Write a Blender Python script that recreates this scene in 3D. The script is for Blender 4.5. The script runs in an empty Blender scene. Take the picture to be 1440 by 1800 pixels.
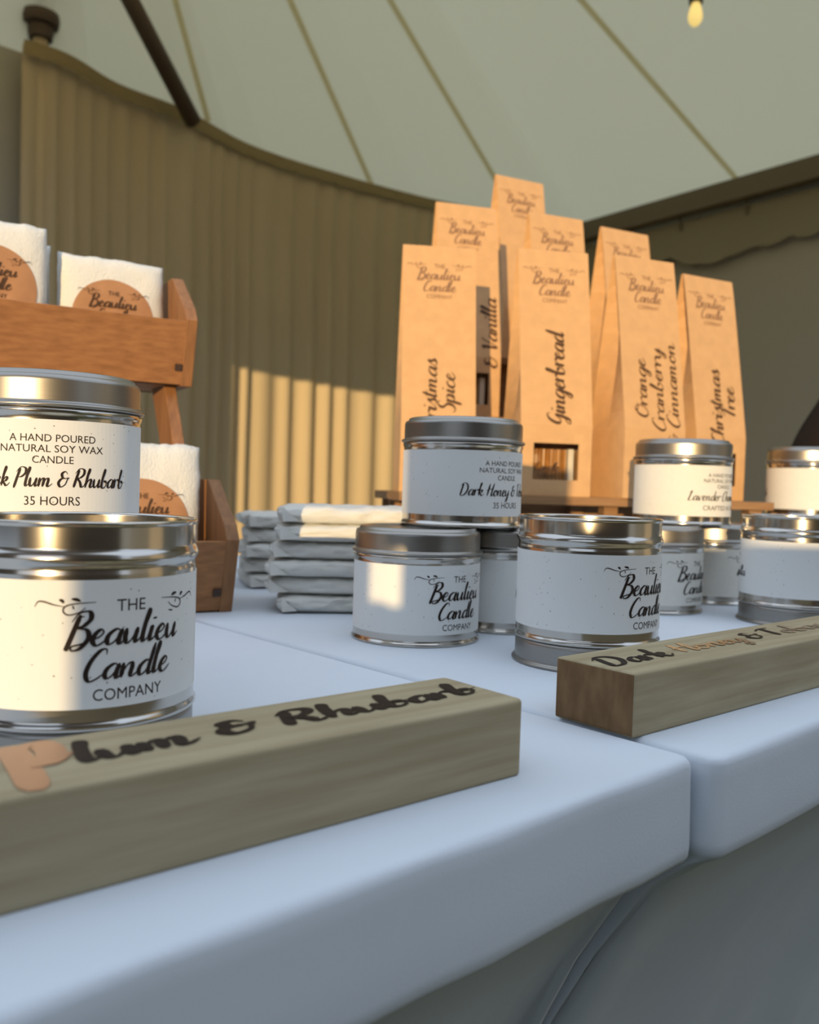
import bpy, bmesh, math, random
from mathutils import Vector, Matrix, noise

# ------------------------------------------------------------------ frame of reference
# lengths below are millimetres on the table: X right, Y away from the viewer, Z above the table top
TZ = 0.75                                   # table top height in metres
def W(x, y, z): return Vector((x / 1000, y / 1000, TZ + z / 1000))
S = bpy.context.scene
COL = S.collection

# ------------------------------------------------------------------ camera
PITCH, ROLL, CAM_H, FPX = 0.0316, 0.0308, 90.9, 1534.3
fw = Vector((0, math.cos(PITCH), -math.sin(PITCH)))
up = Vector((0, math.sin(PITCH), math.cos(PITCH)))
rt = Vector((1, 0, 0))
R2 = rt * math.cos(ROLL) + up * math.sin(ROLL)
U2 = -rt * math.sin(ROLL) + up * math.cos(ROLL)
cd = bpy.data.cameras.new('camera')
cam = bpy.data.objects.new('camera', cd); COL.objects.link(cam)
m3 = Matrix((R2, U2, -fw)).transposed()
cam.matrix_world = Matrix.Translation(W(0, 0, CAM_H)) @ m3.to_4x4()
cd.sensor_fit = 'VERTICAL'; cd.sensor_height = 36; cd.sensor_width = 28.8
cd.lens = FPX / 1800 * 36
cd.clip_start = 0.01; cd.clip_end = 100
cd.dof.use_dof = True; cd.dof.focus_distance = 0.37; cd.dof.aperture_fstop = 13.5
S.camera = cam

# ------------------------------------------------------------------ world, sun, exposure
SUN_AZ, SUN_EL = math.radians(12), math.radians(5)
w = bpy.data.worlds.new('world'); S.world = w; w.use_nodes = True
bg = w.node_tree.nodes['Background']
bg.inputs[1].default_value = 1.35
_n = w.node_tree.nodes; _l = w.node_tree.links          # clear evening sky: bright overhead, dim towards the horizon
_tc = _n.new('ShaderNodeTexCoord'); _sx = _n.new('ShaderNodeSeparateXYZ'); _rp = _n.new('ShaderNodeValToRGB')
_l.new(_tc.outputs['Generated'], _sx.inputs[0]); _l.new(_sx.outputs['Z'], _rp.inputs['Fac']); _l.new(_rp.outputs['Color'], bg.inputs[0])
_e = _rp.color_ramp.elements
_e[0].position = 0.0; _e[0].color = (0.26, 0.25, 0.22, 1)
_e[1].position = 0.75; _e[1].color = (0.76, 0.86, 1.0, 1)
_k = _e.new(0.06); _k.color = (0.46, 0.50, 0.54, 1)
_k = _e.new(0.35); _k.color = (0.60, 0.72, 0.92, 1)
sd = bpy.data.lights.new('sun', 'SUN'); sd.energy = 4.2; sd.angle = math.radians(0.22); sd.color = (1.0, 0.70, 0.35)
sun = bpy.data.objects.new('sun', sd); COL.objects.link(sun)
sdir = Vector((math.sin(SUN_AZ) * math.cos(SUN_EL), math.cos(SUN_AZ) * math.cos(SUN_EL), -math.sin(SUN_EL)))
sun.rotation_euler = sdir.to_track_quat('-Z', 'Y').to_euler()
sun.location = (-1, -4, 3)
S.view_settings.view_transform = 'Standard'; S.view_settings.look = 'None'
S.view_settings.exposure = 0.0; S.view_settings.gamma = 1.0; S.view_settings.use_curve_mapping = False
S.cycles.use_denoising = True
S.cycles.max_bounces = 10; S.cycles.transparent_max_bounces = 12

# ------------------------------------------------------------------ materials
def mat(name, col, rough=0.6, metal=0.0, spec=0.5, var=0.0, vscale=200, bump=0.0, bscale=400, stretch=None, aniso=0.0, col2=None, transl=0.0, detail=4, contrast=None):
    m = bpy.data.materials.new(name); m.use_nodes = True
    nt = m.node_tree; N = nt.nodes; L = nt.links
    b = N['Principled BSDF']; out = N['Material Output']
    b.inputs['Base Color'].default_value = (*col, 1)
    b.inputs['Roughness'].default_value = rough; b.inputs['Metallic'].default_value = metal
    b.inputs['Specular IOR Level'].default_value = spec
    if aniso: b.inputs['Anisotropic'].default_value = aniso
    tc = N.new('ShaderNodeTexCoord'); vec = tc.outputs['Object']
    if stretch:
        mp = N.new('ShaderNodeMapping'); mp.inputs['Scale'].default_value = stretch
        L.new(vec, mp.inputs['Vector']); vec = mp.outputs['Vector']
    if var or col2:
        nz = N.new('ShaderNodeTexNoise'); nz.inputs['Scale'].default_value = vscale; nz.inputs['Detail'].default_value = detail
        L.new(vec, nz.inputs['Vector'])
        rp = N.new('ShaderNodeValToRGB')
        lo, hi = contrast or (0.3, 0.7)
        rp.color_ramp.elements[0].position = lo; rp.color_ramp.elements[1].position = hi
        c2 = col2 or tuple(c * (1 - var) for c in col)
        rp.color_ramp.elements[0].color = (*c2, 1); rp.color_ramp.elements[1].color = (*col, 1)
        L.new(nz.outputs['Fac'], rp.inputs['Fac']); L.new(rp.outputs['Color'], b.inputs['Base Color'])
    if bump:
        n2 = N.new('ShaderNodeTexNoise'); n2.inputs['Scale'].default_value = bscale; n2.inputs['Detail'].default_value = 5
        L.new(vec, n2.inputs['Vector'])
        bp = N.new('ShaderNodeBump'); bp.inputs['Strength'].default_value = bump; bp.inputs['Distance'].default_value = 0.001
        L.new(n2.outputs['Fac'], bp.inputs['Height']); L.new(bp.outputs['Normal'], b.inputs['Normal'])
    if transl:
        t = N.new('ShaderNodeBsdfTranslucent'); t.inputs['Color'].default_value = (*col, 1)
        mx = N.new('ShaderNodeMixShader'); mx.inputs[0].default_value = transl
        L.new(b.outputs[0], mx.inputs[1]); L.new(t.outputs[0], mx.inputs[2]); L.new(mx.outputs[0], out.inputs['Surface'])
    return m

def label_material():
    m = mat('speckled_label_paper', (0.70, 0.71, 0.69), rough=0.7, spec=0.25)
    nt = m.node_tree; N = nt.nodes; L = nt.links; b = N['Principled BSDF']
    tc = N.new('ShaderNodeTexCoord')
    v = N.new('ShaderNodeTexVoronoi'); v.inputs['Scale'].default_value = 430
    L.new(tc.outputs['Object'], v.inputs['Vector'])
    lt = N.new('ShaderNodeMath'); lt.operation = 'LESS_THAN'
    sep = N.new('ShaderNodeSeparateColor'); L.new(v.outputs['Color'], sep.inputs[0])
    sz = N.new('ShaderNodeMapRange'); sz.inputs[1].default_value = 0.35; sz.inputs[2].default_value = 1.0
    sz.inputs[3].default_value = 0.0; sz.inputs[4].default_value = 0.135
    L.new(sep.outputs[0], sz.inputs[0]); L.new(v.outputs['Distance'], lt.inputs[0]); L.new(sz.outputs[0], lt.inputs[1])
    mx = N.new('ShaderNodeMix'); mx.data_type = 'RGBA'
    mx.inputs[6].default_value = (0.70, 0.71, 0.69, 1); mx.inputs[7].default_value = (0.22, 0.20, 0.17, 1)
    L.new(lt.outputs[0], mx.inputs[0]); L.new(mx.outputs[2], b.inputs['Base Color'])
    return m

M = {}
M['label'] = label_material()
M['label_plain'] = mat('cream_label_paper', (0.72, 0.71, 0.65), rough=0.7, spec=0.25, var=0.04, vscale=300)
M['lid'] = mat('brushed_steel_lid', (0.34, 0.325, 0.30), rough=0.33, metal=1.0, stretch=(1, 1, 30), var=0.06, vscale=60, aniso=0.4)
M['tin'] = mat('bright_tinplate', (0.56, 0.53, 0.48), rough=0.16, metal=1.0, stretch=(1, 1, 12), var=0.05, vscale=40)
M['ink'] = mat('dark_brown_ink', (0.022, 0.013, 0.009), rough=0.6, spec=0.2)
M['ink_grey'] = mat('grey_ink', (0.06, 0.055, 0.05), rough=0.6, spec=0.2)
M['ink_box'] = mat('brown_print', (0.075, 0.040, 0.022), rough=0.7, spec=0.2)
M['ink_faint'] = mat('faded_brown_print', (0.24, 0.135, 0.08), rough=0.7, spec=0.2)
M['kraft'] = mat('kraft_card', (0.62, 0.375, 0.18), rough=0.75, spec=0.2, var=0.10, vscale=90, bump=0.05, bscale=1500)
M['kraft_sticker'] = mat('kraft_sticker', (0.42, 0.22, 0.11), rough=0.7, spec=0.2, var=0.10, vscale=120)
M['paper'] = mat('waxed_white_paper', (0.76, 0.76, 0.71), rough=0.6, spec=0.3, bump=0.25, bscale=160, transl=0.12)
def crumple(m):
    nt = m.node_tree; N = nt.nodes; L = nt.links; b = N['Principled BSDF']
    tc = N.new('ShaderNodeTexCoord'); v = N.new('ShaderNodeTexVoronoi'); v.feature = 'SMOOTH_F1'; v.inputs['Scale'].default_value = 34
    v.inputs['Smoothness'].default_value = 0.25; v.inputs['Randomness'].default_value = 1.0
    nz = N.new('ShaderNodeTexNoise'); nz.inputs['Scale'].default_value = 40; ad = N.new('ShaderNodeMixRGB'); ad.blend_type = 'ADD'; ad.inputs[0].default_value = .02
    L.new(tc.outputs['Object'], ad.inputs[1]); L.new(nz.outputs['Color'], ad.inputs[2]); L.new(ad.outputs[0], v.inputs['Vector'])
    bp = N.new('ShaderNodeBump'); bp.inputs['Strength'].default_value = 0.35; bp.inputs['Distance'].default_value = 0.004
    L.new(v.outputs['Distance'], bp.inputs['Height']); L.new(bp.outputs['Normal'], b.inputs['Normal'])
crumple(M['paper'])
M['wax'] = mat('soy_wax', (0.75, 0.70, 0.58), rough=0.5, spec=0.4)
M['amber'] = mat('amber_packet', (0.55, 0.26, 0.06), rough=0.35, spec=0.5, var=0.5, vscale=60, stretch=(6, 1, 0.6))
M['bamboo'] = mat('bamboo_wood', (0.36, 0.165, 0.062), rough=0.5, spec=0.35, stretch=(1.2, 12, 26), col2=(0.25, 0.11, 0.04), vscale=12, bump=0.04, bscale=40)
M['bamboo_end'] = mat('bamboo_end_panel', (0.31, 0.145, 0.055), rough=0.5, spec=0.35, stretch=(20, 14, 1.5), col2=(0.21, 0.095, 0.036), vscale=12)
M['plug'] = mat('dark_dowel', (0.05, 0.025, 0.015), rough=0.6)
M['riser'] = mat('riser_wood', (0.33, 0.19, 0.085), rough=0.55, spec=0.3, stretch=(2, 14, 30), col2=(0.24, 0.125, 0.055), vscale=10)
M['drift'] = mat('pale_driftwood', (0.40, 0.345, 0.225), rough=0.75, spec=0.2, stretch=(2.0, 26, 34), col2=(0.29, 0.235, 0.14), vscale=7, bump=0.08, bscale=30, detail=9)
M['drift_end'] = mat('driftwood_end_grain', (0.22, 0.135, 0.068), rough=0.8, spec=0.15, stretch=(1, 22, 9), col2=(0.14, 0.083, 0.04), vscale=9, bump=0.1, bscale=60)
M['paint'] = mat('dark_brown_paint', (0.022, 0.014, 0.010), rough=0.6, spec=0.15)
M['copper'] = mat('copper_paint', (0.38, 0.20, 0.11), rough=0.35, metal=0.45)
M['bronze'] = mat('bronze_reflection', (0.30, 0.19, 0.09), rough=0.30, metal=0.55)  # gold reflection on glossy brown letters put into the colour
M['cloth'] = mat('white_table_linen', (0.62, 0.675, 0.74), rough=0.9, spec=0.1, var=0.05, vscale=14, bump=0.08, bscale=900)
M['trestle'] = mat('trestle_plywood', (0.35, 0.22, 0.11), rough=0.7, var=0.2, vscale=20)
M['curtain'] = mat('beige_lining', (0.58, 0.475, 0.31), rough=0.9, spec=0.1, var=0.06, vscale=6, stretch=(1, 1, 0.3), transl=0.10)
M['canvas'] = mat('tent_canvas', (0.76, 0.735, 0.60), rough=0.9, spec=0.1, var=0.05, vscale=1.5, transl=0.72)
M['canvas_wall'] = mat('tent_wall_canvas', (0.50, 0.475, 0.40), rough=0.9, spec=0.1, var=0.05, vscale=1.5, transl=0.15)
M['shade_flap'] = mat('shade_flap_cloth', (0.34, 0.30, 0.21), rough=0.9, spec=0.1, var=0.06, vscale=3, transl=0.1)  # brownish sheet that stands in for shade on the right-hand wall
M['webbing'] = mat('seam_webbing', (0.72, 0.64, 0.42), rough=0.9, spec=0.1, transl=0.75)
M['pole'] = mat('dark_tent_pole', (0.085, 0.060, 0.042), rough=0.6, spec=0.3)
M['beam'] = mat('eave_beam', (0.17, 0.14, 0.095), rough=0.6, spec=0.3)
M['grass'] = mat('trodden_grass', (0.10, 0.12, 0.045), rough=0.95, spec=0.1, col2=(0.07, 0.06, 0.03), vscale=9)
M['bag'] = mat('dark_brown_fabric', (0.014, 0.009, 0.007), rough=0.9, spec=0.2, var=0.3, vscale=40)
M['socket'] = mat('black_lamp_holder', (0.02, 0.014, 0.012), rough=0.5)
M['sun_blocker'] = mat('sun_blocker_canvas', (0.16, 0.13, 0.10), rough=0.9, spec=0.1, transl=0.1)  # upper part of the added, unseen sun blocker
M['blocker_base'] = mat('sun_blocker_base', (0.05, 0.033, 0.022), rough=0.7)  # dark lower part of the added, unseen sun blocker
def bulb_material():
    m = mat('lit_bulb', (0.9, 0.7, 0.3), rough=0.3); b = m.node_tree.nodes['Principled BSDF']
    b.inputs['Emission Color'].default_value = (1.0, 0.72, 0.22, 1); b.inputs['Emission Strength'].default_value = 0.75
    return m
M['bulb'] = bulb_material()
def film_material():
    m = bpy.data.materials.new('clear_film'); m.use_nodes = True
    nt = m.node_tree; N = nt.nodes; L = nt.links
    t = N.new('ShaderNodeBsdfTransparent'); t.inputs[0].default_value = (0.97, 0.95, 0.92, 1)
    g = N.new('ShaderNodeBsdfGlossy'); g.inputs['Roughness'].default_value = 0.08
    mx = N.new('ShaderNodeMixShader'); mx.inputs[0].default_value = 0.06
    L.new(t.outputs[0], mx.inputs[1]); L.new(g.outputs[0], mx.inputs[2]); L.new(mx.outputs[0], N['Material Output'].inputs[0])
    return m
M['film'] = film_material()

# ------------------------------------------------------------------ object helpers (mesh coordinates in mm)
def link(o, parent=None):
    COL.objects.link(o)
    if parent is not None: o.parent = parent
    return o
def mesh(name, verts, faces, smooth=False, bevel=0.0, recalc=True):
    me = bpy.data.meshes.new(name)
    bm = bmesh.new()
    vs = [bm.verts.new(Vector(v) / 1000) for v in verts]
    bm.verts.ensure_lookup_table()
    for f in faces:
        try: bm.faces.new([vs[i] for i in f])
        except ValueError: pass
    if recalc: bmesh.ops.recalc_face_normals(bm, faces=bm.faces)
    if bevel:
        bmesh.ops.bevel(bm, geom=[e for e in bm.edges if e.is_manifold and e.calc_face_angle(0) > 0.5], offset=bevel / 1000, segments=3, profile=0.6, affect='EDGES')
    for f in bm.faces: f.smooth = smooth
    bm.to_mesh(me); bm.free()
    return me
def obj(name, me, m, parent=None):
    o = bpy.data.objects.new(name, me)
    if m is not None and not me.materials: me.materials.append(m)
    return link(o, parent)
def tag(o, label, cat, group=None, kind=None):
    if label: o['label'] = label
    if cat: o['category'] = cat
    if group: o['group'] = group
    if kind: o['kind'] = kind
    return o
def empty(name, label, cat, x, y, z, rot=0.0, group=None, scale=1.0):
    o = bpy.data.objects.new(name, None); o.empty_display_size = 0.02
    link(o); o.location = W(x, y, z); o.rotation_euler = (0, 0, rot); o.scale = (scale,) * 3
    return tag(o, label, cat, group)
def box_vf(x0, x1, y0, y1, z0, z1):
    v = [(x, y, z) for z in (z0, z1) for y in (y0, y1) for x in (x0, x1)]
    f = [(0, 2, 3, 1), (4, 5, 7, 6), (0, 1, 5, 4), (2, 6, 7, 3), (0, 4, 6, 2), (1, 3, 7, 5)]
    return v, f
def lathe(prof, seg=96):
    v, f = [], []
    sup = [prof[0]]                                     # holding loops keep the long straight walls straight
    for (ra, za), (rb, zb) in zip(prof, prof[1:]):
        l = math.hypot(rb - ra, zb - za)
        if l > 2.5: sup += [(ra + (rb - ra) * .35 / l, za + (zb - za) * .35 / l), (rb - (rb - ra) * .35 / l, zb - (zb - za) * .35 / l)]
        sup.append((rb, zb))
    prof = sup; n = len(prof)
    for r, z in prof:
        for k in range(seg):
            a = 2 * math.pi * k / seg
            v.append((r * math.cos(a), r * math.sin(a), z))
    for i in range(n - 1):
        for k in range(seg):
            k2 = (k + 1) % seg
            f.append((i * seg + k, i * seg + k2, (i + 1) * seg + k2, (i + 1) * seg + k))
    return v, f
def tube(p, q, r0, r1=None, seg=14, cap=True):
    p, q = Vector(p), Vector(q); r1 = r0 if r1 is None else r1
    d = (q - p).normalized(); a = d.orthogonal().normalized(); b = d.cross(a)
    v = []
    for c, r in ((p, r0), (q, r1)):
        for k in range(seg):
            t = 2 * math.pi * k / seg; v.append(tuple(c + a * (r * math.cos(t)) + b * (r * math.sin(t))))
    f = [(k, (k + 1) % seg, seg + (k + 1) % seg, seg + k) for k in range(seg)]
    if cap: f += [tuple(range(seg))[::-1], tuple(range(seg, 2 * seg))]
    return v, f
def join(*vfs):
    v, f = [], []
    for a, b in vfs:
        o = len(v); v += list(a); f += [tuple(i + o for i in t) for t in b]
    return v, f
def prism(poly, axis_pts):
    """extrude a closed polygon of 3D points by a vector"""
    d = Vector(axis_pts); n = len(poly)
    v = [tuple(Vector(p)) for p in poly] + [tuple(Vector(p) + d) for p in poly]
    f = [tuple(range(n))[::-1], tuple(range(n, 2 * n))] + [(i, (i + 1) % n, n + (i + 1) % n, n + i) for i in range(n)]
    return v, f

# ------------------------------------------------------------------ hand-brushed script lettering
G = {
 'a': (1.02, [[(.82,.85),(.55,1.0),(.2,.7),(.12,.3),(.3,.02),(.6,.25),(.8,.75)], [(.88,1.0),(.79,.5),(.82,.08),(.96,.04),(1.15,.35)]]),
 'b': (.92, [[(0,.3),(.28,1.2),(.42,1.95),(.3,2.1),(.18,1.4),(.12,.5),(.22,.05),(.48,0),(.74,.35),(.66,.8),(.45,.78),(.7,.62),(.98,.68)]]),
 'c': (.78, [[(.7,.75),(.55,1.0),(.2,.75),(.12,.3),(.35,0),(.62,.1),(.9,.42)]]),
 'd': (1.02, [[(.8,.85),(.55,1.0),(.2,.7),(.12,.3),(.3,.02),(.6,.25),(.8,.75)], [(.98,2.1),(.87,1.2),(.79,.5),(.82,.08),(.96,.04),(1.15,.35)]]),
 'e': (.78, [[(.1,.42),(.42,.52),(.62,.82),(.45,1.02),(.2,.75),(.13,.3),(.36,0),(.64,.12),(.9,.45)]]),
 'g': (1.0, [[(.82,.85),(.55,1.0),(.2,.7),(.12,.3),(.3,.02),(.6,.25),(.8,.75)], [(.88,1.0),(.8,.2),(.68,-.6),(.45,-.9),(.28,-.65),(.6,-.15),(1.12,.35)]]),
 'h': (1.04, [[(0,.3),(.3,1.3),(.45,1.95),(.33,2.1),(.22,1.4),(.15,0)], [(.16,.1),(.35,.7),(.6,.98),(.74,.75),(.7,.2),(.84,.03),(1.12,.35)]]),
 'i': (.5, [[(.0,.3),(.2,1.0),(.15,.3),(.26,.03),(.58,.35)], [(.27,1.55),(.31,1.42)]]),
 'k': (.98, [[(0,.3),(.3,1.3),(.45,1.95),(.33,2.1),(.22,1.4),(.15,0)], [(.2,.42),(.5,.98),(.7,.85),(.55,.55),(.28,.48),(.5,.22),(.75,.0),(1.1,.38)]]),
 'l': (.5, [[(0,.3),(.3,1.3),(.42,1.95),(.31,2.1),(.2,1.4),(.15,.4),(.27,.03),(.58,.35)]]),
 'm': (1.5, [[(.1,1.0),(.12,0)], [(.12,.2),(.32,.85),(.5,.95),(.58,.7),(.54,0)], [(.55,.2),(.78,.85),(.98,.95),(1.06,.7),(1.03,.2),(1.18,.03),(1.58,.38)]]),
 'n': (1.05, [[(.1,1.0),(.12,0)], [(.12,.2),(.35,.82),(.58,.97),(.68,.7),(.65,.2),(.8,.03),(1.13,.35)]]),
 'o': (.88, [[(.55,1.0),(.2,.75),(.15,.25),(.42,0),(.7,.3),(.68,.8),(.5,.98),(.56,.75),(.95,.72)]]),
 'p': (1.0, [[(.15,1.05),(.15,.2),(.08,-.9)], [(.15,.3),(.35,.9),(.65,.95),(.75,.55),(.55,.08),(.28,.08),(.65,.05),(1.05,.35)]]),
 'r': (.72, [[(.08,1.1),(.13,0)], [(.13,.3),(.28,.82),(.48,1.02),(.66,.98),(.66,.78)]]),
 's': (.72, [[(0,.28),(.42,1.12),(.45,.75),(.6,.3),(.38,0),(.12,.15)], [(.38,0),(.62,.08),(.8,.35)]]),
 't': (.58, [[(.32,1.8),(.2,.8),(.2,.15),(.33,.03),(.66,.35)], [(0,1.22),(.6,1.3)]]),
 'u': (1.02, [[(.1,1.0),(.12,.35),(.3,.02),(.55,.3),(.76,.95)], [(.78,1.0),(.73,.3),(.84,.03),(1.1,.35)]]),
 'v': (.9, [[(.1,1.0),(.25,.3),(.38,0),(.6,.5),(.7,.98),(.95,.85)]]),
 'y': (1.0, [[(.1,1.0),(.12,.35),(.3,.02),(.55,.3),(.78,.95)], [(.82,1.0),(.76,.2),(.62,-.6),(.4,-.9),(.25,-.65),(.58,-.15),(1.1,.35)]]),
 'B': (1.22, [[(.38,2.0),(.24,1.0),(.1,0),(.05,-.3)], [(.02,1.55),(.3,2.1),(.8,2.2),(.98,1.75),(.7,1.3),(.42,1.15),(.9,1.02),(1.1,.5),(.78,-.15),(.36,-.28),(.32,-.02),(.75,.12),(1.25,.4)]]),
 'C': (1.08, [[(1.05,1.65),(.95,2.02),(.6,1.92),(.22,1.2),(.12,.4),(.38,-.1),(.78,.05),(1.15,.42)]]),
 'D': (1.5, [[(.42,1.9),(.3,1.0),(.2,0)], [(0,1.55),(.5,2.05),(1.1,1.8),(1.3,1.0),(.9,.15),(.35,-.05),(.08,.1)]]),
 'G': (1.18, [[(1.0,1.7),(.85,2.05),(.4,1.8),(.12,1.1),(.2,.6),(.55,.55),(.9,1.1),(.88,.3),(.68,-.5),(.3,-.6),(.32,-.3),(.8,.08),(1.25,.4)]]),
 'H': (1.28, [[(.38,2.0),(.15,0)], [(1.2,2.1),(1.0,.9),(.95,.1),(1.1,.03),(1.35,.38)], [(-.1,.85),(.5,1.12),(1.3,1.1)]]),
 'L': (.95, [[(0,1.5),(.4,2.0),(.45,1.85),(.3,1.0),(.15,.1),(.5,0),(1.02,.25)]]),
 'O': (1.25, [[(.7,2.0),(.25,1.5),(.15,.5),(.55,-.05),(1.05,.5),(1.1,1.5),(.75,2.05),(.5,1.8),(.9,1.6),(1.3,1.75)]]),
 'P': (1.1, [[(.38,2.0),(.22,1.0),(.05,-.2)], [(0,1.55),(.4,2.1),(.95,2.0),(1.05,1.5),(.7,1.08),(.35,1.0)]]),
 'R': (1.3, [[(.38,2.0),(.22,1.0),(.1,0)], [(0,1.55),(.4,2.1),(.95,2.0),(1.02,1.5),(.7,1.12),(.4,1.02),(.72,.6),(.95,.08),(1.15,.1),(1.38,.38)]]),
 'S': (1.0, [[(1.0,1.75),(.8,2.1),(.42,1.9),(.42,1.4),(.8,.9),(.75,.2),(.35,-.1),(.02,.22)]]),
 'T': (.98, [[(.68,2.0),(.52,1.0),(.42,0)], [(0,1.75),(.5,2.05),(1.28,2.05)]]),
 'V': (1.05, [[(0,1.7),(.25,2.0),(.36,1.0),(.5,0),(.8,.9),(1.0,1.85),(1.22,1.95)]]),
 '&': (1.15, [[(.92,1.45),(.62,1.75),(.28,1.5),(.45,1.05),(.72,1.0),(.3,.9),(.1,.45),(.4,.02),(.85,.3),(1.0,.9),(1.12,1.05),(.7,.95)]]),
 ' ': (.62, []),
}
FLOURISH = [[(-.5,-.01),(-.44,.08),(-.34,.08),(-.18,.03),(-.02,0)],
            [(.5,.07),(.25,.055),(.07,.03),(-.02,-.02),(-.02,-.1),(.07,-.145),(.23,-.1),(.33,-.02)],
            [(.12,.02),(.14,-.05)], [(.1,.13),(.18,.12),(.25,.09)], [(-.1,.12),(-.05,.1),(-.02,.06)], [(.2,-.19),(.32,-.17)]]
def spline(pts, sub=7):
    if len(pts) == 2: return [tuple(Vector(pts[0]).lerp(Vector(pts[1]), k / 4)) for k in range(5)]
    P = [Vector((*p, 0)) for p in pts]; P = [P[0] * 2 - P[1]] + P + [P[-1] * 2 - P[-2]]
    o = []
    for i in range(1, len(P) - 2):
        for k in range(sub):
            t = k / sub; a, b, c, d = P[i - 1:i + 3]
            q = 0.5 * ((2 * b) + (c - a) * t + (2 * a - 5 * b + 4 * c - d) * t * t + (3 * b - a - 3 * c + d) * t ** 3)
            o.append((q.x, q.y))
    o.append((P[-2].x, P[-2].y)); return o
def ribbon(pts, wfun):
    v, f = [], []; n = len(pts)
    for i, p in enumerate(pts):
        a = pts[max(i - 1, 0)]; b = pts[min(i + 1, n - 1)]
        dx, dy = b[0] - a[0], b[1] - a[1]; l = math.hypot(dx, dy) or 1
        dx, dy = dx / l, dy / l
        wd = wfun(dx, dy, i / (n - 1)) / 2
        v += [(p[0] - dy * wd, p[1] + dx * wd), (p[0] + dy * wd, p[1] - dx * wd)]
    for i in range(n - 1): f.append((2 * i, 2 * i + 1, 2 * i + 3, 2 * i + 2))
    return v, f
def brush(thick, thin):
    def wf(dx, dy, t):
        d = max(0.0, -dy) ** 1.3
        e = min(1.0, 0.45 + 6 * t, 0.45 + 6 * (1 - t))
        return (thin + (thick - thin) * d) * e
    return wf
def script(text, width=None, xh=1.0, x=0.0, y=0.0, align='C', thick=.34, thin=.10, slant=.28, skip=None):
    """brush lettering as flat 2D quads; width in mm (scales x), xh = x-height in mm"""
    runs = []; pen = 0.0
    for ch in text:
        adv, st = G[ch]
        if st and not (skip and ch in skip):
            for s in st:
                runs.append([(px + pen + slant * py, py) for px, py in spline(s)])
        pen += adv
    tot = pen + .3
    sx = (width / tot) if width else xh
    off = {'C': -tot / 2, 'L': 0, 'R': -tot}[align]
    out = ([], []); lift = 0.0
    for r in runs:
        r = [((px + off) * sx + x, py * xh + y) for px, py in r]
        rv_, rf_ = ribbon(r, brush(thick * min(xh, sx * 1.1), thin * min(xh, sx * 1.1)))
        base = lift % 0.11; lift += 0.037
        out = join(out, ([(a, b, base + .0022 * (i // 2)) for i, (a, b) in enumerate(rv_)], rf_))
    return out
def flourish(width, x, y, mirror=False, th=.5):
    out = ([], [])
    for i, s in enumerate(FLOURISH):
        r = [((-px if mirror else px) * width + x, py * width + y) for px, py in spline(s)]
        k = 2.0 if i in (3, 4) else 1.0
        out = join(out, ribbon(r, lambda dx, dy, t: th * k * (.35 + .65 * math.sin(math.pi * min(1, max(0, t))))))
    return out
_dg = None
def sans(text, cap, width, x, y, bold=0.0):
    c = bpy.data.curves.new('caps', 'FONT'); c.body = text; c.size = 1; c.align_x = 'CENTER'; c.resolution_u = 3; c.offset = 0.0
    o = bpy.data.objects.new('caps', c); COL.objects.link(o)
    dg = bpy.context.evaluated_depsgraph_get()
    me = bpy.data.meshes.new_from_object(o.evaluated_get(dg))
    xs = [q.co.x for q in me.vertices]; ys = [q.co.y for q in me.vertices]
    wx = max(xs) - min(xs); cx = (max(xs) + min(xs)) / 2; y0 = 0.0; hy = max(ys)
    v = [((q.co.x - cx) / wx * width + x, (q.co.y - y0) / hy * cap + y) for q in me.vertices]
    f = [tuple(p.vertices) for p in me.polygons]
    bpy.data.objects.remove(o); bpy.data.curves.remove(c); bpy.data.meshes.remove(me)
    return v, f
def logo(k=1.0, x=0.0, y=0.0, company=True):
    """the maker's lettering, laid out in label millimetres above the label's lower edge"""
    p = [flourish(17.5, -19.5, 31.2), flourish(17.5, 19.5, 31.2, True), sans('THE', 3.6, 9.2, 0, 29.4),
         script('Beaulieu', 38.5, 4.7, 0, 19.3, thick=.33, thin=.11, slant=.2), script('Candle', 29.5, 4.5, 0.3, 8.9, thick=.33, thin=.11, slant=.2)]
    if company: p.append(sans('COMPANY', 3.5, 22.5, 0, 2.4))
    v, f = join(*p)
    return [(q[0] * k + x, q[1] * k + y, *q[2:]) for q in v], f
def description(name, hours=True, small='35 HOURS', k=1.0):
    p = [sans('A HAND POURED', 2.9, 33, 0, 30.2), sans('NATURAL SOY WAX', 2.9, 40, 0, 26.0), sans('CANDLE', 2.9, 15.5, 0, 21.6),
         script(name, 64, 3.6, 0, 12.2, thick=.28, thin=.10, slant=.2), sans(small, 3.5, 21 if len(small) < 10 else 40, 0, 4.9)]
    return join(*p)
def mapped(name, vf, fn):
    v, f = vf; out = []
    for q in v:
        p = Vector(fn(q[0], q[1]))
        if len(q) > 2 and q[2]:
            nrm = (Vector(fn(q[0] + .05, q[1])) - p).cross(Vector(fn(q[0], q[1] + .05)) - p)
            if nrm.length > 0: p += nrm.normalized() * q[2]
        out.append(tuple(p))
    return mesh(name, out, f, recalc=False)

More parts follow.
